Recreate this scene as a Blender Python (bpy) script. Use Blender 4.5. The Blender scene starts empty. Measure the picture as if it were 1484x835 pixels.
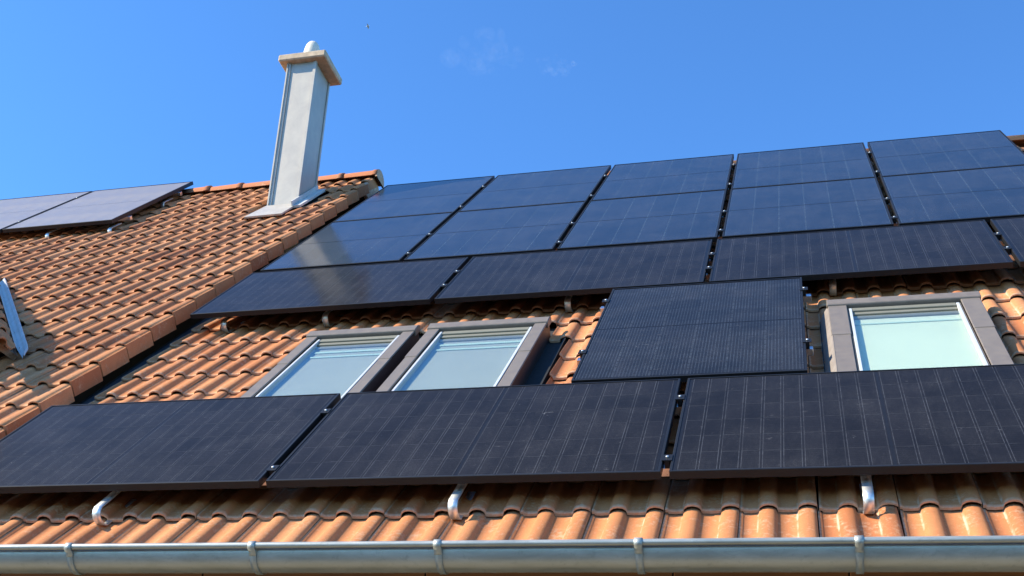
import bpy, bmesh, math, random
from mathutils import Vector, Matrix, Euler
random.seed(11)
rnd = random.uniform
S = bpy.context.scene
COL = S.collection

# ------------------------------------------------------------------ camera
TH = 0.7449768364            # roof pitch of the right house
CAM_LOC = (2.484589878, -4.844031459, -1.713350856)
cam_d = bpy.data.cameras.new("camera")
cam_d.sensor_width = 36.0
cam_d.lens = 36.0 * 1828.788 / 1484.0
cam_d.shift_x = (742.0 - 640.13) / 1484.0
cam_d.shift_y = (545.234 - 417.5) / 1484.0
cam_d.clip_end = 3000.0
cam_d.clip_start = 0.05
cam = bpy.data.objects.new("camera", cam_d)
cam.location = CAM_LOC
cam.rotation_euler = (1.9771670132, -0.0702804794, 0.2723858003)
COL.objects.link(cam)
S.camera = cam

# ------------------------------------------------------------------ light
SUN = Vector((-1.15, -0.48, 0.918)).normalized()      # towards the sun
sun_el = math.asin(SUN.z)
world = bpy.data.worlds.new("World")
S.world = world
world.use_nodes = True
wn = world.node_tree.nodes
wl = world.node_tree.links
wn.clear()
w_out = wn.new('ShaderNodeOutputWorld')
w_bg = wn.new('ShaderNodeBackground')
w_sky = wn.new('ShaderNodeTexSky')
w_sky.sky_type = 'NISHITA'
w_sky.sun_disc = False
w_sky.sun_elevation = sun_el
w_sky.sun_rotation = math.atan2(SUN.x, SUN.y)
w_sky.air_density = 1.0
w_sky.dust_density = 0.0
w_sky.ozone_density = 2.6
w_sky.altitude = 300
w_bg.inputs['Strength'].default_value = 0.140
w_gam = wn.new('ShaderNodeGamma')                       # the camera's deep azure
w_gam.inputs[1].default_value = 1.1
wl.new(w_sky.outputs[0], w_gam.inputs[0])
w_tint = wn.new('ShaderNodeMix'); w_tint.data_type = 'RGBA'; w_tint.blend_type = 'MULTIPLY'
w_tint.inputs[0].default_value = 1.0
w_tint.inputs[7].default_value = (0.57, 0.97, 1.30, 1.0)
wl.new(w_gam.outputs[0], w_tint.inputs[6])
wl.new(w_tint.outputs[2], w_bg.inputs['Color'])
wl.new(w_bg.outputs[0], w_out.inputs['Surface'])

sun_d = bpy.data.lights.new("sun", 'SUN')
sun_d.energy = 5.0
sun_d.angle = math.radians(0.53)
sun_d.color = (1.0, 0.91, 0.70)
sun_o = bpy.data.objects.new("sun", sun_d)
sun_o.rotation_euler = SUN.to_track_quat('Z', 'Y').to_euler()
sun_o.location = (-20, -9, 16)
COL.objects.link(sun_o)

S.view_settings.view_transform = 'Standard'
S.view_settings.look = 'None'
S.view_settings.exposure = 0.68
S.view_settings.gamma = 1.0
S.render.engine = 'CYCLES'
S.cycles.max_bounces = 8
S.cycles.diffuse_bounces = 1
S.cycles.transparent_max_bounces = 8

# ------------------------------------------------------------------ frames of reference
CT, ST = math.cos(TH), math.sin(TH)
LT = 0.012                                      # the left roof is a touch steeper
def P(u, v, n=0.0):                             # right roof: along eave, up slope, off the glass plane
    return Vector((u, v*CT - n*ST, v*ST + n*CT))
def nl(v): return LT*(v-2.0)
def PL(u, v, n=0.0):
    return P(u, v, nl(v)+n)
THL = TH + math.atan(LT)

# ------------------------------------------------------------------ mesh helpers
class MB:
    def __init__(self):
        self.v, self.f, self.uv, self.m, self.s = [], [], [], [], []
    def face(self, idx, uv=None, m=0, s=False):
        self.f.append(tuple(idx)); self.uv.append(uv); self.m.append(m); self.s.append(s)
    def add(self, pts):
        b = len(self.v); self.v += [tuple(p) for p in pts]; return b
    def box(self, x0, x1, y0, y1, z0, z1, m=0, M=None):
        pts = [Vector(p) for p in ((x0,y0,z0),(x1,y0,z0),(x1,y1,z0),(x0,y1,z0),(x0,y0,z1),(x1,y0,z1),(x1,y1,z1),(x0,y1,z1))]
        if M: pts = [M @ p for p in pts]
        b = self.add(pts)
        for q in ((0,3,2,1),(4,5,6,7),(0,1,5,4),(1,2,6,5),(2,3,7,6),(3,0,4,7)):
            self.face([b+i for i in q], m=m)
    def hexa(self, pts, m=0):                   # 8 corners: bottom ring then top ring
        b = self.add(pts)
        for q in ((0,3,2,1),(4,5,6,7),(0,1,5,4),(1,2,6,5),(2,3,7,6),(3,0,4,7)):
            self.face([b+i for i in q], m=m)
    def strip(self, path, half, axis, thick, nrm, m=0, smooth=True):
        # flat bar: centreline points, half width along axis, thickness along per-point normals
        ax = Vector(axis); rings = []
        for p, n in zip(path, nrm):
            p = Vector(p); n = Vector(n)*thick*.5
            rings.append(self.add([p-ax*half-n, p+ax*half-n, p+ax*half+n, p-ax*half+n]))
        for a, b in zip(rings, rings[1:]):
            for i in range(4):
                j = (i+1) % 4
                self.face((a+i, a+j, b+j, b+i), m=m, s=smooth and i in (0, 2))
        self.face([rings[0]+i for i in (3,2,1,0)], m=m); self.face([rings[-1]+i for i in range(4)], m=m)
    def sweep(self, prof, xs, closed=True, m=0, smooth=True, caps=True):
        # profile in (y, z) swept along x; an optional third item flags smoothness
        n = len(prof); rings = [self.add([(x, p[0], p[1]) for p in prof]) for x in xs]
        for a, b in zip(rings, rings[1:]):
            for i in range(n if closed else n-1):
                j = (i+1) % n
                self.face((a+i, b+i, b+j, a+j), m=m, s=smooth)
        if caps and closed:
            self.face([rings[0]+i for i in range(n)], m=m); self.face([rings[-1]+i for i in reversed(range(n))], m=m)
    def lathe(self, prof, seg=20, c=(0,0), m=0, smooth=True):
        rings = [self.add([(c[0]+r*math.cos(2*math.pi*k/seg), c[1]+r*math.sin(2*math.pi*k/seg), z) for k in range(seg)]) for r, z in prof]
        for a, b in zip(rings, rings[1:]):
            for k in range(seg):
                j = (k+1) % seg
                self.face((a+k, a+j, b+j, b+k), m=m, s=smooth)
        self.face([rings[0]+k for k in reversed(range(seg))], m=m); self.face([rings[-1]+k for k in range(seg)], m=m)
    def mesh(self, name, mats):
        me = bpy.data.meshes.new(name)
        me.from_pydata(self.v, [], self.f)
        if any(u is not None for u in self.uv):
            lay = me.uv_layers.new(name="UVMap")
            k = 0
            for fa, u in zip(self.f, self.uv):
                for i in range(len(fa)):
                    lay.data[k].uv = u[i] if u else (0.1, 0.1)
                    k += 1
        for mt in (mats if isinstance(mats, (list, tuple)) else [mats]): me.materials.append(mt)
        me.polygons.foreach_set("material_index", self.m)
        me.polygons.foreach_set("use_smooth", self.s)
        me.update()
        return me
    def obj(self, name, mats, parent=None, loc=(0,0,0), rot=(0,0,0), bevel=0.0):
        me = self.mesh(name, mats)
        if bevel: bevel_mesh(me, bevel)
        return link(name, me, parent, loc, rot)

def bevel_mesh(me, w):
    bm = bmesh.new(); bm.from_mesh(me)
    bmesh.ops.bevel(bm, geom=[e for e in bm.edges if len(e.link_faces) == 2 and e.calc_face_angle(0) > .6], offset=w, segments=1, affect='EDGES')
    bm.to_mesh(me); bm.free()

def link(name, me, parent=None, loc=(0,0,0), rot=(0,0,0)):
    o = bpy.data.objects.new(name, me)
    COL.objects.link(o)
    o.location = loc; o.rotation_euler = rot
    if parent: o.parent = parent
    return o
def empty(name, loc=(0,0,0), rot=(0,0,0), parent=None):
    o = link(name, None, parent, loc, rot); o.empty_display_size = .2
    return o
def tag(o, label=None, cat=None, group=None, kind=None):
    if label: o['label'] = label
    if cat: o['category'] = cat
    if group: o['group'] = group
    if kind: o['kind'] = kind
    return o

# ------------------------------------------------------------------ materials
class NT:
    def __init__(self, name):
        self.mat = bpy.data.materials.new(name); self.mat.use_nodes = True
        self.n = self.mat.node_tree.nodes; self.l = self.mat.node_tree.links
        self.b = self.n['Principled BSDF']
    def new(self, t, **kw):
        x = self.n.new(t)
        for k, v in kw.items(): setattr(x, k, v)
        return x
    def put(self, sock, v):
        if v is None: return
        if isinstance(v, bpy.types.NodeSocket): self.l.new(v, sock)
        else: sock.default_value = v
    def math(self, op, a, b=None, c=None, clamp=False):
        x = self.new('ShaderNodeMath', operation=op); x.use_clamp = clamp
        self.put(x.inputs[0], a); self.put(x.inputs[1], b); self.put(x.inputs[2], c)
        return x.outputs[0]
    def mix(self, f, a, b, blend='MIX'):
        x = self.new('ShaderNodeMix', data_type='RGBA', blend_type=blend)
        self.put(x.inputs[0], f)
        for s, v in ((x.inputs[6], a), (x.inputs[7], b)):
            self.put(s, v if isinstance(v, bpy.types.NodeSocket) else (*v, 1.0))
        return x.outputs[2]
    def noise(self, co, scale, detail=4, rough=.6, dist=0.0):
        x = self.new('ShaderNodeTexNoise'); x.inputs['Scale'].default_value = scale
        x.inputs['Detail'].default_value = detail; x.inputs['Roughness'].default_value = rough
        x.inputs['Distortion'].default_value = dist
        self.put(x.inputs['Vector'], co)
        return x.outputs[0]
    def ramp(self, f, lo, hi, a=0.0, b=1.0):
        x = self.new('ShaderNodeMapRange'); x.clamp = True
        self.put(x.inputs[0], f)
        for i, v in ((1,lo),(2,hi),(3,a),(4,b)): x.inputs[i].default_value = v
        return x.outputs[0]
    def pos(self): return self.new('ShaderNodeNewGeometry').outputs['Position']
    def objc(self): return self.new('ShaderNodeTexCoord').outputs['Object']
    def uv(self):
        s = self.new('ShaderNodeSeparateXYZ'); self.l.new(self.new('ShaderNodeTexCoord').outputs['UV'], s.inputs[0])
        return s.outputs[0], s.outputs[1]
    def scale(self, co, v):
        x = self.new('ShaderNodeVectorMath', operation='MULTIPLY'); self.put(x.inputs[0], co); x.inputs[1].default_value = v
        return x.outputs[0]
    def rand(self):
        a = self.new('ShaderNodeObjectInfo').outputs['Random']; g = self.new('ShaderNodeNewGeometry').outputs['Random Per Island']
        return self.math('FRACT', self.math('ADD', a, self.math('MULTIPLY', g, 3.7)))
    def bump(self, h, strength=.3, dist=.01):
        x = self.new('ShaderNodeBump'); x.inputs['Strength'].default_value = strength; x.inputs['Distance'].default_value = dist
        self.put(x.inputs['Height'], h); self.l.new(x.outputs[0], self.b.inputs['Normal'])
    def set(self, **kw):
        names = dict(color='Base Color', rough='Roughness', metal='Metallic', spec='Specular IOR Level', coat='Coat Weight', coatr='Coat Roughness', coati='Coat IOR', ior='IOR', trans='Transmission Weight')
        for k, v in kw.items():
            if k == 'color' and isinstance(v, tuple): v = (*v, 1.0)
            self.put(self.b.inputs[names[k]], v)
        return self.mat

def tile_material(name, c1, c2, c3, pale, pale_amt, lichen, rimk):
    t = NT(name)
    r = t.rand(); x, y = t.uv(); p = t.pos()
    r2 = t.math('FRACT', t.math('MULTIPLY', r, 17.3))
    base = t.mix(t.ramp(r, 0, 1), c1, c2)
    base = t.mix(t.ramp(r2, .60, 1.0, 0, .95), base, c3)
    n1 = t.noise(p, 9, 5, .65); n2 = t.noise(p, 48, 4, .7); n3 = t.noise(p, 220, 2, .6)
    base = t.mix(t.ramp(n1, .35, .75, 0, .55), base, c3)
    base = t.mix(t.ramp(t.math('MULTIPLY', n2, t.ramp(n1, .3, .7, .6, 1.3)), .5, .78, 0, pale_amt), base, pale)
    base = t.mix(t.ramp(n3, .3, .7, .22, 0), base, (.12, .06, .035))
    # weathered rim at the lower end, grime against the joint and in the pan under the next course
    rim = t.math('MULTIPLY', t.ramp(y, .0, .020, 1, 0), t.ramp(n2, .3, .6, .25, .9))
    base = t.mix(t.math('MULTIPLY', rim, rimk), base, (.62, .45, .31))
    side = t.math('MULTIPLY', t.ramp(x, .0, .010, 1, 0), t.ramp(n2, .35, .6, .3, 1))
    base = t.mix(t.math('MULTIPLY', side, .85), base, (.62, .44, .31))
    foot = t.math('MAXIMUM', t.ramp(t.math('ABSOLUTE', t.math('SUBTRACT', x, .0705)), .0012, .0050, 1, 0), t.ramp(t.math('ABSOLUTE', t.math('SUBTRACT', x, .2195)), .0012, .0050, 1, 0))
    base = t.mix(t.math('MULTIPLY', t.math('MULTIPLY', foot, t.ramp(n1, .42, .62, 0, 1)), rimk), base, (.72, .52, .36))
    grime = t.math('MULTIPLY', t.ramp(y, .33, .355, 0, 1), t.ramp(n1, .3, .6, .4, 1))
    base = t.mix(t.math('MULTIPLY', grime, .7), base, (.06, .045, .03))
    lv = t.new('ShaderNodeTexVoronoi'); lv.inputs['Scale'].default_value = 38; t.l.new(p, lv.inputs['Vector'])
    spot = t.math('MULTIPLY', t.ramp(lv.outputs['Distance'], .16, .30, 1, 0), t.ramp(n1, .52, .66, 0, lichen))
    base = t.mix(spot, base, (.46, .40, .27))
    t.bump(t.math('ADD', n2, t.math('MULTIPLY', n3, .6)), .35, .004)
    return t.set(color=base, rough=.85, spec=.2)
M_tile = tile_material("fired_tile", (.61,.225,.085), (.68,.285,.120), (.48,.155,.058), (.74,.47,.29), .55, .45, .8)
M_tile_old = tile_material("weathered_tile", (.60,.240,.098), (.68,.310,.140), (.38,.130,.055), (.70,.46,.27), .45, .7, .22)

def plain(name, col, rough=.6, metal=0.0, var=.15, scale=12, bump=0.0, spec=.5, stretch=None):
    t = NT(name); co = t.objc()
    if stretch: co = t.scale(co, stretch)
    n = t.noise(co, scale, 5, .65)
    c = t.mix(t.ramp(n, .3, .75), tuple(v*(1-var) for v in col), tuple(min(1, v*(1+var)) for v in col))
    if bump: t.bump(n, bump, .01)
    rr = t.ramp(n, .3, .7, max(.02, rough-.07), min(1, rough+.07))
    return t.set(color=c, rough=rr, metal=metal, spec=spec)

M_deck = plain("roof_underlay", (.035,.03,.03), .9)
M_frame = plain("black_anodised_frame", (.011,.011,.012), .5, .0, .2, 30, spec=.35)
M_alu = plain("mill_aluminium", (.72,.72,.74), .32, 1.0, .1, 40)
M_steel = plain("brushed_steel", (.80,.79,.77), .42, .75, .08, 60)
M_black = plain("black_metal", (.012,.012,.012), .75, .0, .2, 30)
M_zinc = plain("grey_zinc", (.50,.51,.50), .42, .75, .14, 5, .05, stretch=(1,3,3))
M_zinc_blue = plain("lead_flashing", (.60,.58,.55), .55, 0.0, .18, 9, .25)
M_valley = plain("dark_valley_sheet", (.07,.08,.10), .6, .2, .18, 9, .1)
M_window_alu = plain("grey_brown_window_cover", (.205,.165,.132), .48, .0, .12, 18, .03)
M_lead = plain("crumpled_lead", (.32,.27,.24), .5, .1, .18, 7, .45)
M_sash = plain("silver_sash", (.62,.62,.61), .4, .1, .06, 30)
M_vent = plain("pale_wooden_sash", (.22,.205,.155), .55, .0, .12, 30, stretch=(1,8,8))
M_cheek = plain("brown_window_cheek", (.055,.032,.028), .55, .0, .2, 20)
M_chimney = NT("galvanised_sheet")
_p = M_chimney.objc(); _n = M_chimney.noise(_p, 7, 6, .7, .6); _n2 = M_chimney.noise(M_chimney.scale(_p, (3,3,1)), 3, 3, .5)
_c = M_chimney.mix(M_chimney.ramp(_n, .35, .7), (.44,.39,.335), (.52,.465,.40))
_c = M_chimney.mix(M_chimney.ramp(_n2, .5, .75, 0, .4), _c, (.58,.52,.43))
M_chimney.bump(_n, .05, .01)
M_chimney = M_chimney.set(color=_c, rough=M_chimney.ramp(_n, .3, .7, .45, .6), metal=.15)
M_cap = plain("concrete_cap", (.62,.45,.30), .85, 0, .3, 14, .35)
M_flue = plain("cream_clay_flue", (.74,.68,.56), .7, 0, .12, 14)
M_wall = plain("cream_render", (.62,.56,.45), .9, 0, .08, 6, .1)
M_wood = plain("brown_stained_wood", (.055,.020,.004), .85, 0, .35, 9, .1, .08, stretch=(1,14,14))
M_ground = NT("lawn")
_p = M_ground.pos(); _n = M_ground.noise(_p, 1.6, 6, .7); _n2 = M_ground.noise(_p, .08, 4, .6)
M_ground.bump(M_ground.noise(_p, 30, 4, .7), .6, .05)
M_ground = M_ground.set(color=M_ground.mix(M_ground.ramp(_n2, .4, .6), M_ground.mix(_n, (.018,.018,.006), (.035,.03,.011)), M_ground.mix(_n, (.03,.022,.010), (.06,.042,.02))), rough=.95)

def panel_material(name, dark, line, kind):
    """Glass over silicon: clear glossy coat over a dark cell with dust on it."""
    t = NT(name); p = t.pos(); x, y = t.uv()
    dust = t.noise(p, 420, 2, .75); sm = t.noise(p, 2.2, 6, .62, .8)
    streak = t.noise(t.scale(p, (5, .9, .9)), 3.2, 5, .7, .4)
    lump = t.noise(p, 60, 3, .7)
    r = t.rand()
    col = t.mix(t.ramp(r, 0, 1), tuple(v*.78 for v in dark), tuple(v*1.22 for v in dark))
    if kind != 'back':
        ax = t.math('ABSOLUTE', x); ay = t.math('ABSOLUTE', y)
        wob = t.ramp(t.noise(p, 26, 3, .7), .36, .62, .4, 1)
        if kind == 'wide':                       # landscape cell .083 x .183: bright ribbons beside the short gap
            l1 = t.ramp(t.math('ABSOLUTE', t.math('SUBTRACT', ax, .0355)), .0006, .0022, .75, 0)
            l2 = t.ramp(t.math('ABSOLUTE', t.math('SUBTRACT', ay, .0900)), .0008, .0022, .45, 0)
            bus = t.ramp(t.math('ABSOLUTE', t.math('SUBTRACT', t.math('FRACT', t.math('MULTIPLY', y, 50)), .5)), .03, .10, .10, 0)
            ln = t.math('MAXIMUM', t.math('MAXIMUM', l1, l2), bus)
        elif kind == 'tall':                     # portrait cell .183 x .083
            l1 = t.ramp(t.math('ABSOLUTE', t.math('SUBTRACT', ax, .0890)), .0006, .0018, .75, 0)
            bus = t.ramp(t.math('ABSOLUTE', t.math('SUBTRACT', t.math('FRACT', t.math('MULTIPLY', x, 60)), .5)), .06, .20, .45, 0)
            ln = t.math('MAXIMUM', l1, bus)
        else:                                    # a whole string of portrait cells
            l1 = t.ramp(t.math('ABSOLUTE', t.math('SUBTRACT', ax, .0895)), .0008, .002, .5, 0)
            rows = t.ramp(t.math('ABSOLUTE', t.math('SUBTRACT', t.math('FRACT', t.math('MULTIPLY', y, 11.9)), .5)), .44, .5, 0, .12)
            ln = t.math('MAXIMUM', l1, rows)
        wob = t.math('MULTIPLY', wob, t.ramp(t.math('FRACT', t.math('MULTIPLY', r, 7.7)), 0, 1, .6, 1.1))
        col = t.mix(t.math('MULTIPLY', ln, wob), col, line)
    # dust film: fine speckle, stronger where it has run and dried
    film = t.math('MULTIPLY', t.ramp(sm, .36, .68, .25, 1), t.ramp(streak, .35, .7, .5, 1.15))
    spk = t.math('MULTIPLY', t.ramp(dust, .50, .74), t.ramp(lump, .3, .62, .25, 1))
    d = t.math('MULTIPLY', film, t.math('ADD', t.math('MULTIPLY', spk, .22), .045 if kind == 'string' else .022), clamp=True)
    if kind == 'back': d = t.math('MULTIPLY', d, .3)
    col = t.mix(d, col, (.46,.42,.405))
    mark = t.math('MULTIPLY', t.ramp(t.noise(t.scale(p, (1,2.2,2.2)), 14, 5, .75, 1.2), .64, .76), t.ramp(lump, .4, .7, .2, 1))
    col = t.mix(t.math('MULTIPLY', mark, .34), col, (.6,.57,.56))
    return t.set(color=col, rough=.55, spec=.05, coat=1.0, coatr=t.ramp(sm, .3, .7, .085, .15), coati={'wide':1.08,'tall':1.11,'string':1.30,'back':1.10}[kind])  # sky reflection strength put into the coat by row; the glass is the same
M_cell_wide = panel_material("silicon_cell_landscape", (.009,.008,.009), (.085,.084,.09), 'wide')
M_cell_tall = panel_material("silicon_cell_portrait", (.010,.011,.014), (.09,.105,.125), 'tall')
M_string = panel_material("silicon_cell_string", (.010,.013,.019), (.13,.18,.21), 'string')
M_grey_string = plain("dusty_grey_cells", (.26,.228,.215), .35, 0, .10, 3, spec=.7)
M_back = panel_material("black_backsheet", (.010,.010,.012), (.1,.1,.1), 'back')

def glass_material(name, tint, refl_rough):
    m = bpy.data.materials.new(name); m.use_nodes = True
    n, l = m.node_tree.nodes, m.node_tree.links; n.clear()
    out = n.new('ShaderNodeOutputMaterial'); mx = n.new('ShaderNodeMixShader'); tr = n.new('ShaderNodeBsdfTransparent')
    gl = n.new('ShaderNodeBsdfGlossy'); lw = n.new('ShaderNodeLayerWeight'); lw.inputs['Blend'].default_value = .5
    pw = n.new('ShaderNodeMath'); pw.operation = 'POWER'; pw.inputs[1].default_value = 4.0
    fr = n.new('ShaderNodeMath'); fr.operation = 'MULTIPLY_ADD'; fr.inputs[1].default_value = .8; fr.inputs[2].default_value = .05
    l.new(lw.outputs['Facing'], pw.inputs[0]); l.new(pw.outputs[0], fr.inputs[0])
    tr.inputs[0].default_value = (*tint, 1); gl.inputs['Roughness'].default_value = refl_rough
    l.new(fr.outputs[0], mx.inputs[0]); l.new(tr.outputs[0], mx.inputs[1]); l.new(gl.outputs[0], mx.inputs[2]); l.new(mx.outputs[0], out.inputs[0])
    return m
M_glass = glass_material("window_glass", (.95,1.0,.96), .03)
M_blind_mint = plain("mint_blind", (.76,.76,.66), .9, 0, .03, 3)
M_blind_grey = plain("grey_blind", (.40,.38,.38), .9, 0, .06, 4)
M_blind_rail = plain("white_blind_rail", (.60,.70,.66), .6, 0, .04, 4)

# ------------------------------------------------------------------ setting
g = MB(); g.add([(-600,-600,0),(600,-600,0),(600,600,0),(-600,600,0)]); g.face((0,1,2,3))
tag(g.obj('ground', M_ground, loc=(0,0,-3.5)), kind='structure')

pv = MB()  # unseen paved strip, added so the gutter's underside reflects warm tan
for i in range(40):
    for j in range(5):
        a, c = -9.2+.4*i+.004, .40-.5*j
        pv.box(a, a+.392, c-.492, c, -.04, .012+.002*((i*7+j*3)%4))
M_bounce_paving = plain("tan_bounce_paving", (.42,.33,.19), .9, 0, .22, 6, .1)
o = pv.obj('bounce_paving', M_bounce_paving, loc=(0,0,-3.5)); tag(o, kind='structure')

# ------------------------------------------------------------------ tiles
TW, TL, TT = .298, .3465, .021          # cover width, gauge, step
def roll(c, hw, h, steep=False):
    pts = []
    for k in range(7):
        a = math.pi*(1-k/6.0)
        pts.append((c+hw*math.cos(a), h*math.sin(a)**.85 if 0 < k < 6 else 0.0))
    if steep: pts[-2:] = [(c+hw*.93, h*.62), (c+hw*.97, -.004)]
    return pts
PROF = [(.0,.007),(.010,.007),(.014,.0)] + [(.040,-.002)] + roll(.108,.037,.028) + [(.184,-.002)] + roll(.2575,.0375,.028,True)
def tile_mb(prof=PROF, y1=.42, thick=.017, flange=0.0):
    m = MB(); n = len(prof)
    ys = [(0.0,-.0055),(.012,0.0),(y1,0.0)]
    top = []
    sc = lambda y, z: z*(1-.16*y/TL) if z > .008 else z     # rolls flare towards the lower end
    for y, dz in ys:
        top.append(m.add([(x, y, sc(y, z)+TT*(1-y/TL)+dz) for x, z in prof]))
    bot = [m.add([(x, y, sc(y, z)+TT*(1-y/TL)-(thick if z < .008 else thick*.75)) for x, z in prof]) for y in (0.0, y1)]
    for k in range(2):
        a, b = top[k], top[k+1]; ya, yb = ys[k][0], ys[k+1][0]
        for i in range(n-1):
            m.face((a+i, a+i+1, b+i+1, b+i), uv=((prof[i][0],ya),(prof[i+1][0],ya),(prof[i+1][0],yb),(prof[i][0],yb)), s=True)
    for i in range(n-1):
        m.face((bot[0]+i, bot[0]+i+1, top[0]+i+1, top[0]+i), uv=((.05,.004),)*4)
        m.face((bot[0]+i+1, bot[0]+i, bot[1]+i, bot[1]+i+1), uv=((.05,.2),)*4)
    for i, rev in ((0, False), (n-1, True)):
        q = (bot[0]+i, top[0]+i, top[1]+i, top[2]+i, bot[1]+i)
        m.face(q if rev else q[::-1], uv=((.05 if rev else .004,.1),)*5)
    if flange:
        x0 = prof[-1][0]; w = .012; zt = .012
        pts = []
        for y in (-.004, .334):
            t = TT*(1-y/TL)
            pts += [(x0-.004, y, t-flange), (x0+w, y, t-flange), (x0+w, y, t+zt), (x0-.004, y, t+zt)]
        o = [pts[0],pts[1],pts[5],pts[4],pts[3],pts[2],pts[6],pts[7]]
        b = m.add(o)
        for q in ((0,3,2,1),(4,5,6,7),(0,1,5,4),(1,2,6,5),(2,3,7,6),(3,0,4,7)):
            m.face([b+i for i in q], uv=((.06,.006) if q == (0,1,5,4) else (.06,.15),)*4)
    return m
M_ridge = tile_material("weathered_ridge_tile", (.42,.150,.070), (.50,.190,.090), (.30,.105,.055), (.58,.36,.22), .35, .7, .3)
ME_tile = tile_mb().mesh('roof_tile', M_tile)
ME_tile_old = tile_mb().mesh('roof_tile_old', M_tile_old)
VPROF = PROF[:-2] + [(.2935,.020),(.2964,.010)]
ME_verge = tile_mb(VPROF, flange=.086).mesh('verge_tile', M_tile_old)

from bpy_extras.object_utils import world_to_camera_view
bpy.context.view_layer.update()
def seen(p, mx=.03):
    c = world_to_camera_view(S, cam, p)
    return c.z > 0 and -mx < c.x < 1+mx and -mx < c.y < 1+mx, c.z
def clip(me, planes, name):
    bm = bmesh.new(); bm.from_mesh(me)
    for co, no in planes:
        bmesh.ops.bisect_plane(bm, geom=bm.verts[:]+bm.edges[:]+bm.faces[:], plane_co=co, plane_no=no, clear_outer=True)
    ok = len(bm.faces) > 0
    m2 = me.copy(); m2.name = name; bm.to_mesh(m2); bm.free()
    return m2 if ok else None
def join_tiles(name, items, mat, parent):
    bm = bmesh.new()
    for me, M in items:
        t = me.copy(); t.transform(M); bm.from_mesh(t); bpy.data.meshes.remove(t)
    me = bpy.data.meshes.new(name); bm.to_mesh(me); bm.free(); me.materials.append(mat)
    o = link(name, me, parent); o['kind'] = 'stuff'
    return o
def jit(u, v, n):
    return Matrix.Translation((u+rnd(-.0015,.0015), v+rnd(-.003,.003), n+rnd(-.001,.0018))) @ Euler((rnd(-.007,.006), rnd(-.010,.010), rnd(-.009,.009))).to_matrix().to_4x4()

# ================================================================== RIGHT HOUSE
BASE_R = Vector((2.2, 3.0, -3.5))
house = tag(empty('house', BASE_R), 'house with the large black solar array on its orange tiles above a zinc gutter', 'house', 'terraced houses')
UR0, UR1 = -1.66, 6.15
VRIDGE = 7.72
roof = MB()
pts = lambda n0, n1, v0, v1, u0, u1: [P(u0,v0,n0), P(u1,v0,n0), P(u1,v1,n0), P(u0,v1,n0), P(u0,v0,n1), P(u1,v0,n1), P(u1,v1,n1), P(u0,v1,n1)]
UL0, UL1 = -7.0, -1.71
roof_o = empty('roof', -BASE_R, (0,0,0), house)     # children below live in world axes of the eave corner
roof.hexa([p for p in pts(-.25, -.203, -.33, VRIDGE-.02, UR0-.12, UR1)])
rb = P(0, VRIDGE, -.21)
roof.hexa([Vector((UR0-.12, rb.y+.02, rb.z-.04)), Vector((UR1, rb.y+.02, rb.z-.04)), Vector((UR1, rb.y+5.6, rb.z-5.2)), Vector((UR0-.12, rb.y+5.6, rb.z-5.2)),
           Vector((UR0-.12, rb.y+.02, rb.z+.01)), Vector((UR1, rb.y+.02, rb.z+.01)), Vector((UR1, rb.y+5.6, rb.z-5.15)), Vector((UR0-.12, rb.y+5.6, rb.z-5.15))])
bpy.data.objects.remove(roof_o)
roof_o = roof.obj('roof', M_deck, house, -BASE_R)
slope_rot = (TH, 0, 0)
def rp(o):                                          # put a child whose mesh is in roof coordinates
    o.rotation_euler = slope_rot; return o
# ---- tiles of the right roof
WIN = [(-.545, 1.165), (2.605, 3.475)]              # openings cut for the roof windows
WV0, WV1 = .95, 2.60
NT0 = -.180
ROT4 = Matrix.Rotation(TH, 4, 'X')
vis, hid = [], []
panel_rects = [(-1.557,3.679,.02,1.16),(1.379,2.513,1.15,2.92),(-1.548,5.45,2.96,4.10),(-1.512,4.298,4.1,7.58)]
def under_panel(u, v):
    m = .34
    return any(a+.25 < u and u+TW < b-.25 and c+m < v and v+TL < d+.05 for a, b, c, d in panel_rects)
for k in range(-1, 22):
    v = -.03+TL*k
    for j in range(-12, 15):
        u = 1.931+TW*j
        if u > UR1-.2: continue
        planes = []
        if u < UR0: planes.append(((UR0-u,0,0),(-1,0,0)))
        if u+TW < UR0+.02: continue
        drop = False
        if WV0-.3 < v < WV1:
            for a, b in (WIN if v < 2.3 else [(-.505,1.045),(2.64,3.45)]):
                if u >= a-.01 and u+TW <= b+.01: drop = True
                elif u < a < u+TW: planes.append(((a-u,0,0),(1,0,0)))
                elif u < b < u+TW: planes.append(((b-u,0,0),(-1,0,0)))
        if drop: continue
        me = ME_tile
        if planes: me = clip(ME_tile, planes, 'roof_tile')
        if me is None: continue
        M = jit(u, v, NT0)
        c = P(u+.15, v+.1, -.13)
        s, d = seen(c, .05)
        if s and not under_panel(u, v): vis.append((d, me, M))
        else: hid.append((me, M))
for d, me, M in vis:
    o = link('roof_tile', me, roof_o); o.matrix_local = ROT4 @ M
join_tiles('covered_tiles', [(me, ROT4 @ M) for me, M in hid], M_tile, roof_o)
print('right tiles', len(vis), len(hid))
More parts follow.
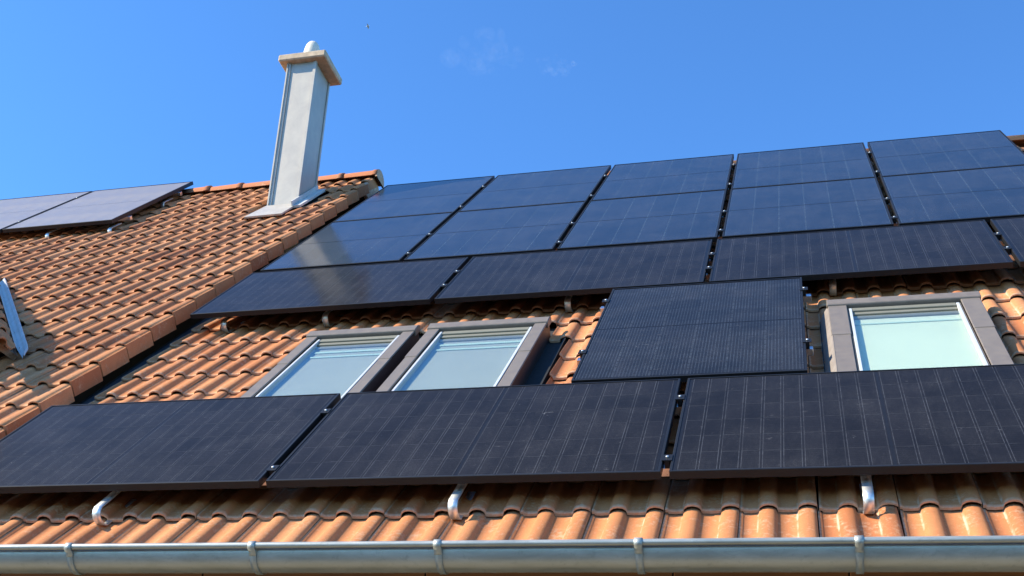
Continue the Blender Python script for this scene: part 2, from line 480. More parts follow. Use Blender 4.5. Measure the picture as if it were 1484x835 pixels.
# ---- ridge tiles
def ridge_mesh(mat, r=.105, ln=.42):
    m = MB(); n = 9; rings = []
    for x, rr in ((0,r*1.06),(.05,r*1.06),(.055,r),(ln,r*.94)):
        rings.append((m.add([(x, rr*1.08*math.cos(math.pi*(k/(n-1))), rr*math.sin(math.pi*(k/(n-1)))) for k in range(n)]), x))
    inn = [m.add([(x, (r-.02)*1.08*math.cos(math.pi*(k/(n-1))), (r-.02)*math.sin(math.pi*(k/(n-1)))) for k in range(n)]) for x in (0, ln)]
    for (a, xa), (b, xb) in zip(rings, rings[1:]):
        for k in range(n-1): m.face((a+k, b+k, b+k+1, a+k+1), uv=((.06,.1+xa*.3),(.06,.1+xb*.3),(.06,.1+xb*.3),(.06,.1+xa*.3)), s=True)
    for k in range(n-1):
        m.face((inn[0]+k, rings[0][0]+k, rings[0][0]+k+1, inn[0]+k+1), uv=((.06,.006),)*4)
        m.face((inn[1]+k+1, rings[-1][0]+k+1, rings[-1][0]+k, inn[1]+k), uv=((.06,.1),)*4)
        m.face((inn[0]+k+1, inn[1]+k+1, inn[1]+k, inn[0]+k), uv=((.06,.1),)*4)
    return m.mesh('ridge_tile', mat)
ME_ridge = ridge_mesh(M_tile); ME_ridge_old = ridge_mesh(M_ridge)
rc = P(0, VRIDGE, -.185)
for k in range(20):
    x = UR1-.43-.385*k
    if x < UR0-.02: break
    link('ridge_tile', ME_ridge, roof_o, (x, rc.y+.02, rc.z+.005+rnd(-.003,.003)), (rnd(-.01,.01), math.radians(-.7), rnd(-.006,.006)))

# ---- gutter
gut = MB(); R0 = .077; gy, gz = -.345, -.430
prof = [(gy-R0*math.cos(a), gz-R0*math.sin(a)) for a in [math.pi*k/18 for k in range(19)]]
inner = [(gy-(R0-.003)*math.cos(a), gz-(R0-.003)*math.sin(a)) for a in [math.pi*k/18 for k in range(19)]]
xs = [UR0+.02+.4*k for k in range(20)]
gut.sweep(prof+inner[::-1], xs, True, 0, True)
bead = [(gy-R0-.015+.0125*math.cos(2*math.pi*k/12), gz+.008+.0125*math.sin(2*math.pi*k/12)) for k in range(12)]
gut.sweep(bead, xs, True, 0, True)
G = tag(gut.obj('gutter', None or M_zinc, house, -BASE_R))
def gutter_material():
    t = NT("weathered_zinc_gutter"); p = t.pos()
    n = t.noise(t.scale(p, (1.2,5,5)), 3, 6, .7, .5); n2 = t.noise(p, 40, 4, .7)
    c = t.mix(t.ramp(n, .3, .7), (.36,.36,.32), (.52,.51,.46))
    c = t.mix(t.ramp(n2, .56, .72, 0, .5), c, (.28,.28,.25))
    t.bump(n2, .06, .004)
    return t.set(color=c, rough=t.ramp(n, .3, .7, .34, .5), metal=.45)
M_gutter = gutter_material(); G.data.materials[0] = M_gutter
for x in (-1.2, -.43, .386, 1.144, 1.895, 2.65, 3.41, 4.17, 4.93, 5.69):
    b = MB(); path, nr = [], []
    for k in range(15):
        a = math.radians(8+165*k/14); d = Vector((0, -math.cos(a), -math.sin(a)))
        path.append(Vector((x, gy, gz))+d*(R0+.0035)); nr.append(d)
    b.strip(path, .013, (1,0,0), .005, nr)
    b.strip([(x,gy-R0+.000,gz+.024),(x,gy-R0-.020,gz+.023),(x,gy-R0-.031,gz+.008),(x,gy-R0-.026,gz-.006),(x,gy-R0-.006,gz-.016),(x,gy-R0-.001,gz-.030)], .015, (1,0,0), .003,
            [(0,0,1),(0,-.6,.8),(0,-1,0),(0,-.8,-.6),(0,-.4,-1),(0,-1,0)])
    b.obj('gutter_bracket', M_gutter, G)
# ---- eaves woodwork and walls
f = [UR0, -.93, .05, 1.02, 1.99, 2.62, 3.6, 4.6, UR1]
for a, b_ in zip(f, f[1:]):
    m = MB(); m.box(a+.002, b_-.002, -.165, -.140, -.60, -.435); m.obj('fascia_board', M_wood, house, -BASE_R, bevel=.003)
for k in range(3):
    m = MB(); m.box(UR0, UR1, -.135+.19*k, .05+.19*k, -.62, -.602); m.obj('soffit_board', M_wood, house, -BASE_R, bevel=.003)
w = MB(); w.box(UR0, UR1, .42, .72, -3.5, -.62); w.box(UR0, UR1, .42, 9.9, -3.5, -1.2)
w.obj('wall', M_wall, house, -BASE_R)
w = MB(); zr = P(0, VRIDGE, -.25)
for x0, x1 in ((UR1-.3, UR1-.05),):
    b = w.add([(x0,.75,-1.2),(x0,9.8,-1.2),(x0,P(0,VRIDGE,-.26).y,zr.z),(x1,.75,-1.2),(x1,9.8,-1.2),(x1,zr.y,zr.z)])
    for q in ((0,2,1),(3,4,5)): w.face([b+i for i in q])
    for i, j in ((0,1),(1,2),(2,0)): w.face((b+i,b+j,b+3+j,b+3+i))
w.obj('gable_wall', M_wall, house, -BASE_R)

# ---- roof windows
def roof_window(u0, u1, v0, v1, n, mint, lead, name_label, fl, fl0=False, jw=.066):
    W = empty('roof_window', P(0,0,0)-BASE_R, slope_rot, house)
    tag(W, name_label)
    # box of the frame standing on the roof
    m = MB()
    m.box(u0, u0+.02, v0, v1, -.215, n-.015); m.obj('cheek', M_cheek, W)
    m = MB(); m.box(u1-.02, u1, v0, v1, -.215, n-.015); m.obj('cheek', M_cheek, W)
    m = MB(); m.box(u0+.021, u1-.021, v1-.03, v1, -.215, n-.02); m.obj('cheek', M_cheek, W)
    # outer covers: two lengths a side lapping at mid height
    for a, b in ((u0-.004, u0+jw), (u1-jw, u1+.004)):
        mid = v0+(v1-v0)*.60
        m = MB(); m.box(a, b, v0, mid, n-.013, n); m.obj('side_cover', M_window_alu, W, bevel=.003)
        m = MB(); m.box(a-.002, b+.002, mid-.03, v1-.10, n-.008, n+.004); m.obj('side_cover', M_window_alu, W, bevel=.003)
    m = MB()
    pr = [(v1-.100,n-.03),(v1-.100,n+.006),(v1-.094,n+.014),(v1-.02,n+.018),(v1+.02,n+.006),(v1+.02,n-.03)]
    m.sweep(pr, [u0-.012, u1+.012], smooth=False); m.obj('hood', M_window_alu, W, bevel=.003)
    # sash: thin bright profiles round the glass, stepped
    gu0, gu1, gv0, gv1 = u0+jw+.022, u1-jw-.022, v0+.08, v1-.25
    def bars(name, mat, bv, *bx):
        for b in bx:
            m = MB(); m.box(*b); m.obj(name, mat, W, bevel=bv)
    bars('sash', M_window_alu, .002, (u0+jw+.003, gu0-.012, gv0-.05, v1-.12, n-.05, n-.012), (gu1+.012, u1-jw-.003, gv0-.05, v1-.12, n-.05, n-.012))
    bars('glazing_bead', M_sash, .002, (gu0-.010, gu0+.006, gv0-.05, v1-.13, n-.05, n-.007), (gu1-.006, gu1+.010, gv0-.05, v1-.13, n-.05, n-.007), (gu0+.008, gu1-.008, gv0-.05, gv0, n-.05, n-.007))
    bars('ventilation_flap', M_vent, .003, (gu0+.007, gu1-.007, v1-.165, v1-.118, n-.06, n-.010), (gu0+.007, gu1-.007, v1-.205, v1-.170, n-.06, n-.020), (gu0+.007, gu1-.007, gv1, v1-.209, n-.06, n-.030))
    m = MB(); m.box(gu0+.007, gu1-.007, gv0+.002, gv1-.002, n-.022, n-.018); m.obj('pane', M_glass, W)
    m = MB()
    if mint:
        m.box(gu0-.02, gu1+.02, gv0-.05, gv1+.03, n-.046, n-.041); m.obj('blind', M_blind_mint, W)
        m = MB(); m.box(gu0-.0, gu1+.0, gv1-.105, gv1-.085, n-.0405, n-.036); m.obj('blind_rail', M_blind_rail, W, bevel=.003)
    else:
        m.box(gu0-.02, gu1+.02, gv0-.05, gv1+.03, n-.046, n-.041); m.obj('blind', M_blind_grey, W)
        for q, hgt in ((.055, .030), (.150, .022)):
            m = MB(); m.box(gu0+.03, gu1-.0, gv1-q-hgt, gv1-q, n-.0405, n-.034); m.obj('blind_rail', M_blind_rail, W, bevel=.004)
    # black gutter flashing on both sides
    for a, b in ([(u0-.055, u0)] if not fl0 else [])+[(u1, u1+fl)]:
        m = MB(); e0, e1 = (a, a+.012) if a < u0 else (b-.012, b)
        m.sweep([(p, q) for p, q in ((a,-.205),(b,-.205),(b,-.150 if e1 == b else -.180),(e0 if e1 == b else b,-.150 if e1 == b else -.180),(e0 if e1 == b else e1,-.180 if e1 == b else -.180),(a if e1 == b else e1,-.180 if e1 == b else -.150),(a,-.180 if e1 == b else -.150))], [v0, v1-.08], smooth=False)
        for i, q in enumerate(m.v): m.v[i] = (q[1], q[0], q[2])
        m.f = [tuple(reversed(q)) for q in m.f]
        m.obj('flashing', M_black, W)
    if lead:
        m = MB(); nx, ny = 5, 26; rows = []
        for j in range(ny):
            v = v0-.05+(v1-v0-.02)*j/(ny-1); r = []
            for i in range(nx):
                t = i/(nx-1); wv = .006*math.sin(j*1.7+i)+rnd(-.004,.004)
                r.append((u0-.055+.055*t+wv*.6*(1-t), v, n-.105+.107*t**.7+wv*(1-t)))
            rows.append(m.add(r))
        for a, b in zip(rows, rows[1:]):
            for i in range(nx-1): m.face((a+i, a+i+1, b+i+1, b+i), s=True)
        m.obj('lead_apron', M_lead, W)
    return W
roof_window(-.490, .205, 1.02, 2.50, -.060, False, False, 'left window of the pair, pale blind behind glass', .088)
roof_window(.300, 1.030, 1.02, 2.52, -.060, False, False, 'right window of the pair with its brown cheek showing', .115, True)
roof_window(2.652, 3.436, 1.02, 2.53, -.060, True, True, 'mint coloured window standing alone on the right', .042, False, .092)

# ================================================================== LEFT HOUSE
BASE_L = Vector((-4.4, 3.0, -3.5))
house2 = tag(empty('house', BASE_L), 'adjoining house with higher weathered tile roof, metal chimney and open tiled verge', 'house', 'terraced houses')
VRL = 7.80
def PLn(u, v, n): return PL(u, v, n)
m = MB()
m.hexa([PL(UL0,-.33,-.10), PL(UL1-.03,-.33,-.10), PL(UL1-.03,VRL-.02,-.10), PL(UL0,VRL-.02,-.10), PL(UL0,-.33,-.055), PL(UL1-.03,-.33,-.055), PL(UL1-.03,VRL-.02,-.055), PL(UL0,VRL-.02,-.055)])
rb = PL(0, VRL, -.08)
m.hexa([Vector((UL0,rb.y+.02,rb.z-.04)), Vector((UL1-.03,rb.y+.02,rb.z-.04)), Vector((UL1-.03,rb.y+5.6,rb.z-5.2)), Vector((UL0,rb.y+5.6,rb.z-5.2)),
        Vector((UL0,rb.y+.02,rb.z+.01)), Vector((UL1-.03,rb.y+.02,rb.z+.01)), Vector((UL1-.03,rb.y+5.6,rb.z-5.15)), Vector((UL0,rb.y+5.6,rb.z-5.15))])
roof2 = m.obj('roof', M_deck, house2, -BASE_L)
# local frame of the left slope: origin at (0, v=0)
O_L = PL(0, 0, 0)
ROTL = Matrix.Translation(O_L) @ Matrix.Rotation(THL, 4, 'X')
TLL = .352
# valley line of the dormer on the left slope
VA, VB = (-2.42, 2.18), (-3.71, 3.95)
def in_dormer(u, v):                                # left of the valley and inside the dormer
    d = abs(u-(VA[0]-2.2))
    return (v >= VA[1] and d < 2.2-(v-VA[1])*.73-.22) or (1.5 < v < VA[1] and d < 1.9)
cand, hid = [], []
for k in range(-5, 19):
    v = 1.24+TLL*k
    for j in range(0, 18):
        u = UL1-TW*(j+1)
        if in_dormer(u+.15, v+.05): continue
        if j == 0: continue
        # clear the chimney's footprint
        c = PL(u+.15, v+.1, 0)
        if -2.50 < u+.15 < -2.10 and 6.62 < v+.17 < 7.25: continue
        s, d = seen(c, .03)
        under = (-6.2 < u and u+TW < -3.85 and v > 6.6)
        M = jit(u, v, -.040)
        if s and not under: cand.append((d, M))
        else: hid.append((ME_tile_old, M))
cand.sort(key=lambda t: t[0])
for d, M in cand[:300]:
    o = link('roof_tile', ME_tile_old, roof2); o.matrix_local = ROTL @ M
hid += [(ME_tile_old, M) for d, M in cand[300:]]
join_tiles('more_tiles', [(me, ROTL @ M) for me, M in hid], M_tile_old, roof2)
print('left tiles', len(cand), len(hid))
for k in range(-5, 19):
    o = link('verge_tile', ME_verge, roof2); o.matrix_local = ROTL @ jit(UL1-TW, 1.24+TLL*k, -.040)
rc = PL(0, VRL, -.045)
for k in range(14):
    x = UL1-.025-.36-.385*k+.02
    o = link('ridge_tile', ME_ridge_old, roof2, (x+.42, rc.y+.02, rc.z+.01+rnd(-.004,.004)), (rnd(-.01,.01), math.radians(.7), math.pi+rnd(-.006,.006)))
# closing disc at the verge end of the ridge
m = MB(); n = 9
x0 = UL1+.060
a = m.add([(x0, rc.y+.02+.118*math.cos(math.pi*k/(n-1)), rc.z+.008+.112*math.sin(math.pi*k/(n-1))-.02*(k in (0,n-1))) for k in range(n)])
b = m.add([(x0-.02, rc.y+.02+.118*math.cos(math.pi*k/(n-1)), rc.z+.008+.112*math.sin(math.pi*k/(n-1))-.02*(k in (0,n-1))) for k in range(n)])
m.face([a+k for k in range(n)]); m.face([b+k for k in reversed(range(n))])
for k in range(n-1): m.face((a+k+1, a+k, b+k, b+k+1))
m.obj('ridge_end_cap', M_ridge, roof2)
m = MB(); ry, rz = rc.y+.02, rc.z
q = [(ry-.26, rz-.30), (ry+.02, rz-.30), (ry+1.0, rz-1.15), (ry+1.0, rz-.86), (ry+.10, rz-.02), (ry, rz+.06), (ry-.10, rz-.03), (ry-.26, rz-.19)]
m.sweep(q, [UL1-.03, UL1+.009], smooth=False)
m.obj('verge_board', M_ridge, roof2)
# flashing strip in the step between the two roofs
m = MB()
m.hexa([P(UL1-.02,-.36,-.199),P(UR0+.035,-.36,-.199),P(UR0+.035,7.6,-.199),P(UL1-.02,7.6,-.199),P(UL1-.02,-.36,-.190),P(UR0+.035,-.36,-.190),P(UR0+.035,7.6,-.190),P(UL1-.02,7.6,-.190)])
m.obj('valley_gutter', M_valley, house, -BASE_R)
w = MB(); w.box(UL0, UL1-.05, .42, .72, -3.5, -.55); w.box(UL0, UL1-.05, .42, 9.9, -3.5, -1.2)
w.obj('wall', M_wall, house2, -BASE_L)
w = MB(); zr = PL(0, VRL, -.40)
for x0, x1 in ((UL1-.32, UL1-.04), (UL0+.02, UL0+.3)):
    b = w.add([(x0,.75,-1.2),(x0,9.8,-1.2),(x0,zr.y,zr.z),(x1,.75,-1.2),(x1,9.8,-1.2),(x1,zr.y,zr.z)])
    for q in ((0,2,1),(3,4,5)): w.face([b+i for i in q])
    for i, j in ((0,1),(1,2),(2,0)): w.face((b+i,b+j,b+3+j,b+3+i))
w.obj('gable_wall', M_wall, house2, -BASE_L)

# ---- chimney
CX0, CX1, CY0, CY1, CZ0, CZ1 = -2.452, -2.142, 4.862, 5.262, 4.2, 6.262
ch = empty('chimney', Vector((0,0,0))-BASE_L, parent=house2)
m = MB(); m.box(CX0+.012, CX1-.012, CY0+.012, CY1-.012, CZ0, CZ1-.005); m.obj('cladding', M_chimney, ch)
for sx, sy in ((0,0),(1,0),(0,1),(1,1)):
    m = MB(); x = CX1 if sx else CX0; y = CY1 if sy else CY0
    dx = -.030 if sx else .030; dy = -.030 if sy else .030; t = .010
    tx = -t if sx else t; ty = -t if sy else t
    m.box(min(x,x+dx), max(x,x+dx), min(y,y+ty), max(y,y+ty), CZ0+.1, CZ1-.008)
    m.box(min(x,x+tx), max(x,x+tx), min(y+ty,y+dy), max(y+ty,y+dy), CZ0+.1, CZ1-.008)
    if (sx, sy) == (0,0):                           # the standing seam on the left edge
        m.box(x-.010, x+.004, y-.010, y-.001, CZ0+.2, CZ1-.008)
    m.obj('corner_angle', M_chimney, ch)
m = MB(); m.box(-2.548, -2.030, 4.800, 5.315, 6.258, 6.338); m.box(-2.50, -2.08, 4.85, 5.27, 6.338, 6.352)
m.obj('cap', M_cap, ch, bevel=.012)
m = MB(); m.lathe([(.095,6.345),(.088,6.50),(.080,6.56),(.067,6.603),(.047,6.634),(.024,6.650),(.007,6.653)], 24, (-2.297,5.05))
m.obj('flue', M_flue, ch)
m = MB()
def ap(u, v, n): return PL(u, v, n)
a0 = [ap(CX0-.03, 6.13, .014), ap(CX1+.03, 6.15, .014), Vector((CX1+.012, CY0-.012, 4.555)), Vector((CX0-.012, CY0-.012, 4.555))]
a1 = [p+Vector((0,.012,-.012)) for p in a0]
m.hexa([a1[0],a1[1],a1[2],a1[3],a0[0],a0[1],a0[2],a0[3]])
m.obj('apron_flashing', M_chimney, ch)
m = MB()
m.hexa([ap(CX1+.0,6.5,-.01),ap(CX1+.09,6.5,-.01),ap(CX1+.09,7.25,-.01),ap(CX1,7.25,-.01),ap(CX1,6.5,.012),ap(CX1+.09,6.5,.012),ap(CX1+.09,7.25,.012),ap(CX1,7.25,.012)])
m.hexa([ap(CX1,6.5,.012),ap(CX1+.012,6.5,.012),ap(CX1+.012,7.25,.012),ap(CX1,7.25,.012),ap(CX1,6.5,.055),ap(CX1+.012,6.5,.055),ap(CX1+.012,7.25,.055),ap(CX1,7.25,.055)])
m.obj('side_flashing', M_zinc_blue, ch)

# ---- dormer at the left edge
dorm = empty('dormer', -BASE_L, parent=house2)
p0 = PL(VA[0], VA[1], .0); p1 = PL(VB[0], VB[1], .0)
tanT = math.tan(TH); HW = 2.2
def DR(y, s, n=0.0):                                # right slope: along Y, distance s up its slope, off it by n
    return Vector((p0.x-s*CT+n*ST, y, p0.z+s*ST+n*CT))
yE = p0.y-.80
sR = HW/CT
m = MB()
yv = lambda s: p0.y+s*CT*((p1.y-p0.y)/(p0.x-p1.x)) + .0
m.hexa([DR(yE,0,-.06),DR(yv(0),0,-.06),DR(yv(sR),sR,-.06),DR(yE,sR,-.06),DR(yE,0,-.02),DR(yv(0),0,-.02),DR(yv(sR),sR,-.02),DR(yE,sR,-.02)])
xr = p0.x-HW
def DLf(y, s, n=0.0):
    r = DR(y, s, n); return Vector((2*xr-r.x, r.y, r.z))
m.hexa([DLf(yE,0,-.06),DLf(yE,sR,-.06),DLf(yv(sR),sR,-.06),DLf(yv(0),0,-.06),DLf(yE,0,-.02),DLf(yE,sR,-.02),DLf(yv(sR),sR,-.02),DLf(yv(0),0,-.02)])
m.obj('dormer_roof', M_tile_old, dorm)
w = MB(); yb = yE+.2
w.box(xr-HW+.2, xr+HW-.2, yb, p0.y+.6, p0.z-.6, p0.z-.02)
b = w.add([(xr-HW+.2,yb,p0.z-.02),(xr+HW-.2,yb,p0.z-.02),(xr,yb,p0.z+HW*tanT-.2),(xr-HW+.2,yb+.2,p0.z-.02),(xr+HW-.2,yb+.2,p0.z-.02),(xr,yb+.2,p0.z+HW*tanT-.2)])
for q in ((0,1,2),(3,5,4),(0,2,5,3),(1,4,5,2)): w.face([b+i for i in q])
w.obj('dormer_wall', M_wall, dorm)
# tiles on its right slope, cut along the valley
vd = Vector((p1.x-p0.x, p1.y-p0.y, 0)).normalized(); vn = Vector((-vd.y, vd.x, 0))
if vn.x > 0: vn = -vn
RD = Matrix(((0,-CT,ST,0),(1,0,0,0),(0,ST,CT,0),(0,0,0,1)))
nd = 0
for i in range(6):
    for j in range(8):
        y0 = yE+.0+TW*j; s0 = -.04+TL*i
        M = Matrix.Translation(DR(y0, s0, -.012)) @ RD
        Mi = M.inverted()
        co = Mi @ (p0+vn*.055); no = (Mi.to_3x3() @ (-vn)).normalized()
        me = clip(ME_tile_old, [(co, no)], 'roof_tile')
        if me is None: continue
        o = link('roof_tile', me, dorm); o.matrix_local = M; nd += 1
# crimped zinc valley strip with a rounded tongue at its foot
m = MB(); rows = []
L = (p1-p0).length; vdir = (p1-p0).normalized()
up_n = Vector((0,-math.sin(THL),math.cos(THL)))
side_main = vdir.cross(up_n); side_main = side_main if side_main.x > 0 else -side_main
dn = Vector((ST,0,CT)); side_d = vdir.cross(dn); side_d = side_d if side_d.x < 0 else -side_d
N_ = 30
for k in range(N_+1):
    t = -.16+(L+.5)*k/N_
    c = p0+vdir*t + Vector((0,0,.012))
    wv = .006*math.sin(k*2.3)
    wd = 1.0 if k > 2 else (.25, .7, .92)[k]
    rows.append(m.add([c+side_d*.05*wd+dn*.006, c+side_d*.025*wd+dn*.004, c-up_n*.006, c+side_main*.03*wd+up_n*(.014+wv), c+side_main*.050*wd+up_n*(.032+wv), c+side_main*.058*wd+up_n*(.012+wv)]))
for a, b in zip(rows, rows[1:]):
    for i in range(5): m.face((a+i, b+i, b+i+1, a+i+1), s=True)
m.obj('valley_strip', M_zinc_blue, dorm)

# ================================================================== SOLAR PANELS
PL_, PW_ = 1.722, 1.134
def cell_mesh(w, h, c, mat):
    m = MB(); x, y = w/2, h/2
    o = [(-x+c,-y),(x-c,-y),(x,-y+c),(x,y-c),(x-c,y),(-x+c,y),(-x,y-c),(-x,-y+c)]
    b = m.add([(px,py,.0) for px,py in o]); a = m.add([(px,py,.0006) for px,py in o])
    m.face([a+i for i in range(8)], uv=o)
    for i in range(8):
        j = (i+1) % 8
        m.face((b+i,b+j,a+j,a+i), uv=((0,0),)*4)
    return m.mesh('cell', mat)
def frame_mesh(w, h):
    m = MB(); t, fw, d = .0, .011, .035
    o = [(0,0),(w,0),(w,h),(0,h)]; i_ = [(fw,fw),(w-fw,fw),(w-fw,h-fw),(fw,h-fw)]
    c = .0015
    oo = [(c,c),(w-c,c),(w-c,h-c),(c,h-c)]
    r0 = m.add([(*p,-d) for p in o]); r1 = m.add([(*p,-c) for p in o]); r1b = m.add([(*p,0) for p in oo]); r2 = m.add([(*p,0) for p in i_]); r3 = m.add([(*p,-.004) for p in i_])
    i2 = [(fw*2.4,fw*2.4),(w-fw*2.4,fw*2.4),(w-fw*2.4,h-fw*2.4),(fw*2.4,h-fw*2.4)]
    r4 = m.add([(*p,-d) for p in i2])
    for a, b in ((r0,r1),(r1,r1b),(r1b,r2),(r2,r3),(r4,r0)):
        for k in range(4):
            j = (k+1) % 4; m.face((a+k,a+j,b+j,b+k))
    return m.mesh('frame', M_frame)
def sheet_mesh(w, h):
    m = MB(); e = .0112
    m.box(e, w-e, e, h-e, -.010, -.003)
    return m.mesh('laminate', M_back)
ME_frame_l, ME_frame_p = frame_mesh(PL_, PW_), frame_mesh(PW_, PL_)
ME_sheet_l, ME_sheet_p = sheet_mesh(PL_, PW_), sheet_mesh(PW_, PL_)
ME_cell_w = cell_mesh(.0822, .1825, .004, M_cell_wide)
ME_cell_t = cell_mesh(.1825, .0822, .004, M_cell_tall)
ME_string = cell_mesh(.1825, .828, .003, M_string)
ME_string_grey = cell_mesh(.1832, .8365, .001, M_grey_string)
GRP = 'black solar panels of the large array'
def solar_panel(mat4, landscape, cells, label, group=GRP, string=None):
    o = empty('solar_panel'); o.matrix_world = mat4
    tag(o, label, 'solar panel', group)
    link('frame', ME_frame_l if landscape else ME_frame_p, o)
    link('laminate', ME_sheet_l if landscape else ME_sheet_p, o)
    z = -.0031
    if cells:
        for half in (0, 1):
            for a in range(10):
                s = .026+.0828*(a+.5) if half == 0 else PL_-.026-.0828*(a+.5)
                for b in range(6):
                    r = .016+.1837*(b+.5)
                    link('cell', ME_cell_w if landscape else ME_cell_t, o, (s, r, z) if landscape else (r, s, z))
    else:
        for half in (0, 1):
            for b in range(6):
                r = .016+.1837*(b+.5); s = .026+.414 if half == 0 else PL_-.026-.414
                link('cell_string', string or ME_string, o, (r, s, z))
    return o
def RM(u, v, n=0.0): return Matrix.Translation(P(u, v, n)) @ Matrix.Rotation(TH, 4, 'X')
GU = .0349
V0 = [0, 1.175, 2.932, 4.129, 5.859]
U0 = [-1.557, 1.379, -1.548, -1.512, -1.510]
lab0 = ['leftmost panel of the bottom row above the gutter, running in under the tiled verge',
        'middle panel of the bottom row, directly below the two paired roof windows',
        'right hand panel of the bottom row, below the lone mint window']
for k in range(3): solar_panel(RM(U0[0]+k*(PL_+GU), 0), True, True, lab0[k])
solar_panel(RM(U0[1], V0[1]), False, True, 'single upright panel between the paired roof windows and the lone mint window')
lab2 = ['panel above the left roof window that mirrors the chimney along its lower part',
        'third row panel above the right window of the pair and the upright panel',
        'panel in the third row directly above the lone mint window',
        'panel of the third row cut off by the right edge of the photo']
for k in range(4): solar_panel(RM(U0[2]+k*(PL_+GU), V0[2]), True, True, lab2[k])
lab3 = ['panel of the second highest row against the tiled verge, with the chimney mirrored in it',
        'upright panel of the second highest row, second from the tiled verge',
        'upright panel in the middle of the second highest row',
        'upright panel of the second highest row, second from the right edge',
        'upright panel of the second highest row at the right edge of the photo']
lab4 = ['top row panel in the left corner beside the ridge end of the next roof',
        'top row panel, second from the ridge end of the next roof',
        'top row panel in the middle, third from either end',
        'top row panel next to last on the right',
        'top row panel at the far right beside the bare ridge tiles']
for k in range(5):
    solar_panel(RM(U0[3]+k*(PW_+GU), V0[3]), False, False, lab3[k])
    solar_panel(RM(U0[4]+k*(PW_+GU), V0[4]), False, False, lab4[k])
# ---- rails with hooks and clamps
hook_path = [(.26,-.172),(.10,-.172),(-.02,-.170),(-.040,-.160),(-.055,-.136),(-.061,-.117),(-.058,-.098),(-.046,-.084),(-.028,-.077),(.02,-.0775),(.10,-.078),(.17,-.078)]
def hook_mesh():
    m = MB(); nr = []
    for i, p in enumerate(hook_path):
        a = hook_path[max(0,i-1)]; b = hook_path[min(len(hook_path)-1,i+1)]
        d = Vector((0,b[0]-a[0],b[1]-a[1])).normalized(); nr.append((0,-d.z,d.y))
    m.strip([(0,p[0],p[1]) for p in hook_path], .020, (1,0,0), .006, nr)
    return m.mesh('roof_hook', M_steel)
ME_hook = hook_mesh()
def bolt_mesh():
    m = MB(); m.lathe([(.0065,0),(.0065,.005),(.005,.007)], 6); return m.mesh('bolt', M_steel)
ME_bolt = bolt_mesh()
def clamp_mesh(w):
    m = MB(); m.box(-w, w, -.03, .03, .0005, .004); m.box(-.010, .010, -.03, .03, -.034, .0004); return m.mesh('clamp', M_frame)
ME_clamp = clamp_mesh(.021); ME_clamp_end = clamp_mesh(.013)
def rail(M, u0, u1, hooks, clamps, label, group='aluminium rails under the panels'):
    R = empty('mounting_rail'); R.matrix_world = M
    tag(R, label, 'mounting rail', group)
    m = MB(); m.box(u0, u1, -.02, .02, -.0745, -.0362); m.obj('rail_bar', M_alu, R, bevel=.002)
    for u, off in hooks:
        h = link('roof_hook', ME_hook, R, (u, off, 0)); 
        link('bolt', ME_bolt, h, (0, .135, -.0748), (math.pi,0,0))
    for u in clamps:
        c = link('clamp', ME_clamp, R, (u, 0, 0)); link('bolt', ME_bolt, c, (0,0,.004))
gaps_l = lambda r, n: [U0[r]+k*(PL_+GU)-GU/2 for k in range(1, n)]
gaps_p = lambda r, n: [U0[r]+k*(PW_+GU)-GU/2 for k in range(1, n)]
H0 = [(-.604,-.185),(1.065,-.175),(2.71,-.175)]
rail(RM(0,.135), -1.53, 3.66, H0, gaps_l(0,3), 'lower rail of the bottom row with three bright bent hooks on the eave tiles')
rail(RM(0,.86), -1.53, 3.66, [(-.9,-.2),(.7,-.2),(2.1,-.2)], gaps_l(0,3), 'upper rail of the bottom row seen in the gaps between panels')
rail(RM(0,1.63), 1.340, 2.548, [], [U0[1]-.008, U0[1]+PW_+.008], 'lower rail of the upright panel, its bright ends poking out over the tiles')
rail(RM(0,2.62), 1.335, 2.560, [], [U0[1]-.008, U0[1]+PW_+.008], 'upper rail of the upright panel, its bright ends poking out over the tiles')
H2 = [(-1.333,-.23),(-.588,-.22),(1.068,-.21),(2.692,-.19),(4.2,-.2)]
rail(RM(0,3.26), -1.52, 5.42, H2, gaps_l(2,4), 'lower rail of the third panel row with hooks in the shade above the windows')
rail(RM(0,3.63), -1.52, 5.42, [], gaps_l(2,4), 'upper rail of the third panel row glimpsed in the panel gaps')
for r, v, lb in ((3,4.32,'lower rail of the second highest panel row'),(3,4.96,'upper rail of the second highest panel row'),(4,6.05,'lower rail of the top panel row'),(4,6.98,'upper rail of the top panel row')):
    rail(RM(0,v), -1.49, 4.28, [], gaps_p(r,5), lb+' glimpsed in the panel gaps')

# ---- two panels on the left roof
def LM(u, v, n): return Matrix.Translation(PL(u, v, n)) @ Matrix.Rotation(THL, 4, 'X')
SC = 1.075
for k, lb in enumerate(('right hand one of two greyish panels on the adjoining weathered roof', 'greyish panel on the adjoining roof, cut off by the left edge of the photo')):
    o = solar_panel(LM(-5.055-1.245*k, 6.09, .105) @ Matrix.Scale(SC, 4), False, False, lb, 'solar panels on the adjoining roof', ME_string_grey)
def lrail(v, label):
    rail(LM(0, v, .105-.002), -6.25, -3.80, [(-5.75,-.28),(-4.56,-.28),(-3.87,-.28)], [-5.057], label, 'rails under the panels on the adjoining roof')
lrail(6.40, 'lower rail and hooks under the two panels on the adjoining roof')
lrail(7.55, 'upper rail and hooks under the two panels on the adjoining roof')

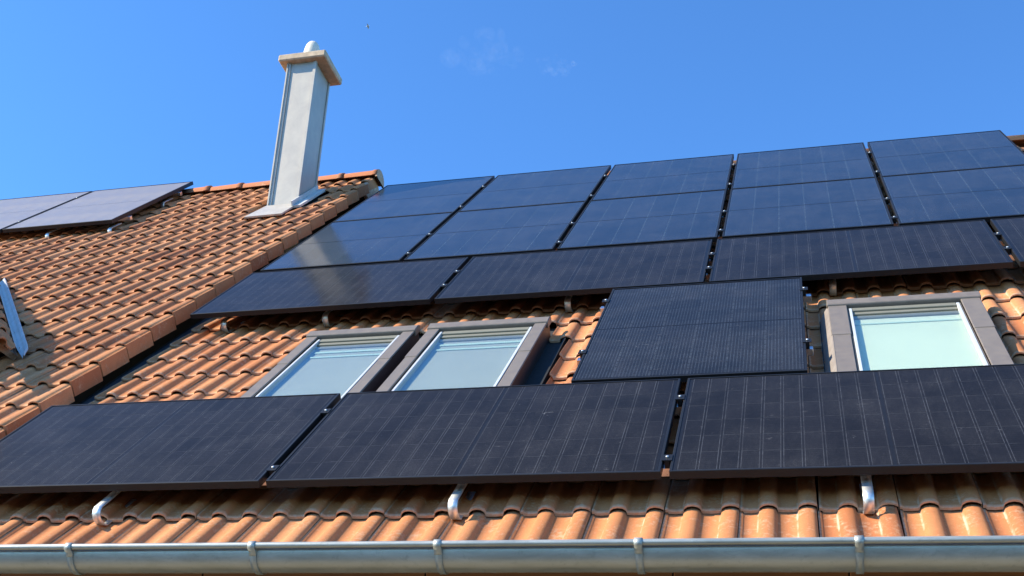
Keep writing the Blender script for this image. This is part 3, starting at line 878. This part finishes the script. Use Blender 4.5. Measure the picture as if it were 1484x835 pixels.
# ================================================================== SKY THINGS
def wisp(name, direction, dist, size, seed, label):
    d = Vector(direction).normalized(); c = Vector(CAM_LOC)+d*dist
    rg = random.Random(seed); bm = bmesh.new()
    for i in range(30):
        q = Vector((rg.gauss(0,.5), rg.gauss(0,.3), rg.gauss(0,.22)))*size
        M = Matrix.Translation(q) @ Matrix.Diagonal((size*rg.uniform(.10,.30), size*rg.uniform(.2,.35), size*rg.uniform(.06,.20), 1))
        bmesh.ops.create_icosphere(bm, subdivisions=2, radius=1.0, matrix=M)
    me = bpy.data.meshes.new(name); bm.to_mesh(me); bm.free()
    o = link(name, me, None, c); me.materials.append(M_cloud)
    return tag(o, label, 'cloud', None, 'stuff')
M_cloud = bpy.data.materials.new("thin_cloud"); M_cloud.use_nodes = True
_n = M_cloud.node_tree.nodes; _l = M_cloud.node_tree.links; _n.clear()
_o = _n.new('ShaderNodeOutputMaterial'); _v = _n.new('ShaderNodeVolumePrincipled'); _nz = _n.new('ShaderNodeTexNoise'); _mr = _n.new('ShaderNodeMapRange'); _tc = _n.new('ShaderNodeTexCoord')
_v.inputs['Color'].default_value = (.95,.95,1,1); _nz.inputs['Scale'].default_value = .16; _nz.inputs['Distortion'].default_value = 1.5; _nz.inputs['Detail'].default_value = 5
_l.new(_tc.outputs['Object'], _nz.inputs['Vector']); _l.new(_nz.outputs[0], _mr.inputs[0])
for i, v in ((1,.40),(2,.75),(3,0.0),(4,.0085)): _mr.inputs[i].default_value = v
_l.new(_mr.outputs[0], _v.inputs['Density']); _l.new(_v.outputs[0], _o.inputs['Volume'])
wisp('cloud', (-.218,.762,.610), 700, 22, 3, 'larger faint wisp of white cloud high in the blue sky')
M_cloud = M_cloud.copy(); [n for n in M_cloud.node_tree.nodes if n.type == 'MAP_RANGE'][0].inputs[4].default_value = .03
wisp('cloud', (-.169,.778,.605), 700, 8, 5, 'smaller faint puff of cloud to the right of the larger wisp')
# a pale bird far up
m = MB()
m.lathe([(.005,-.30),(.05,-.22),(.075,-.05),(.06,.12),(.03,.24),(.006,.30)], 8)
for s in (-1, 1):
    a = m.add([(0,s*.04,-.10),(0.02,s*.04,.12),(.10,s*.35,.13),(.10,s*.35,-.06),(.03,s*.72,-.02),(.03,s*.72,-.06)])
    m.face((a,a+1,a+2,a+3)); m.face((a+3,a+2,a+4,a+5))
bd = Vector((-.3058,.7226,.6199))
M_bird = plain("pale_feathers", (.8,.8,.78), .7, 0, .1)
tag(m.obj('bird', M_bird, None, Vector(CAM_LOC)+bd*190, (.3,1.2,.5)), 'tiny pale bird far up in the blue sky right of the chimney', 'bird')
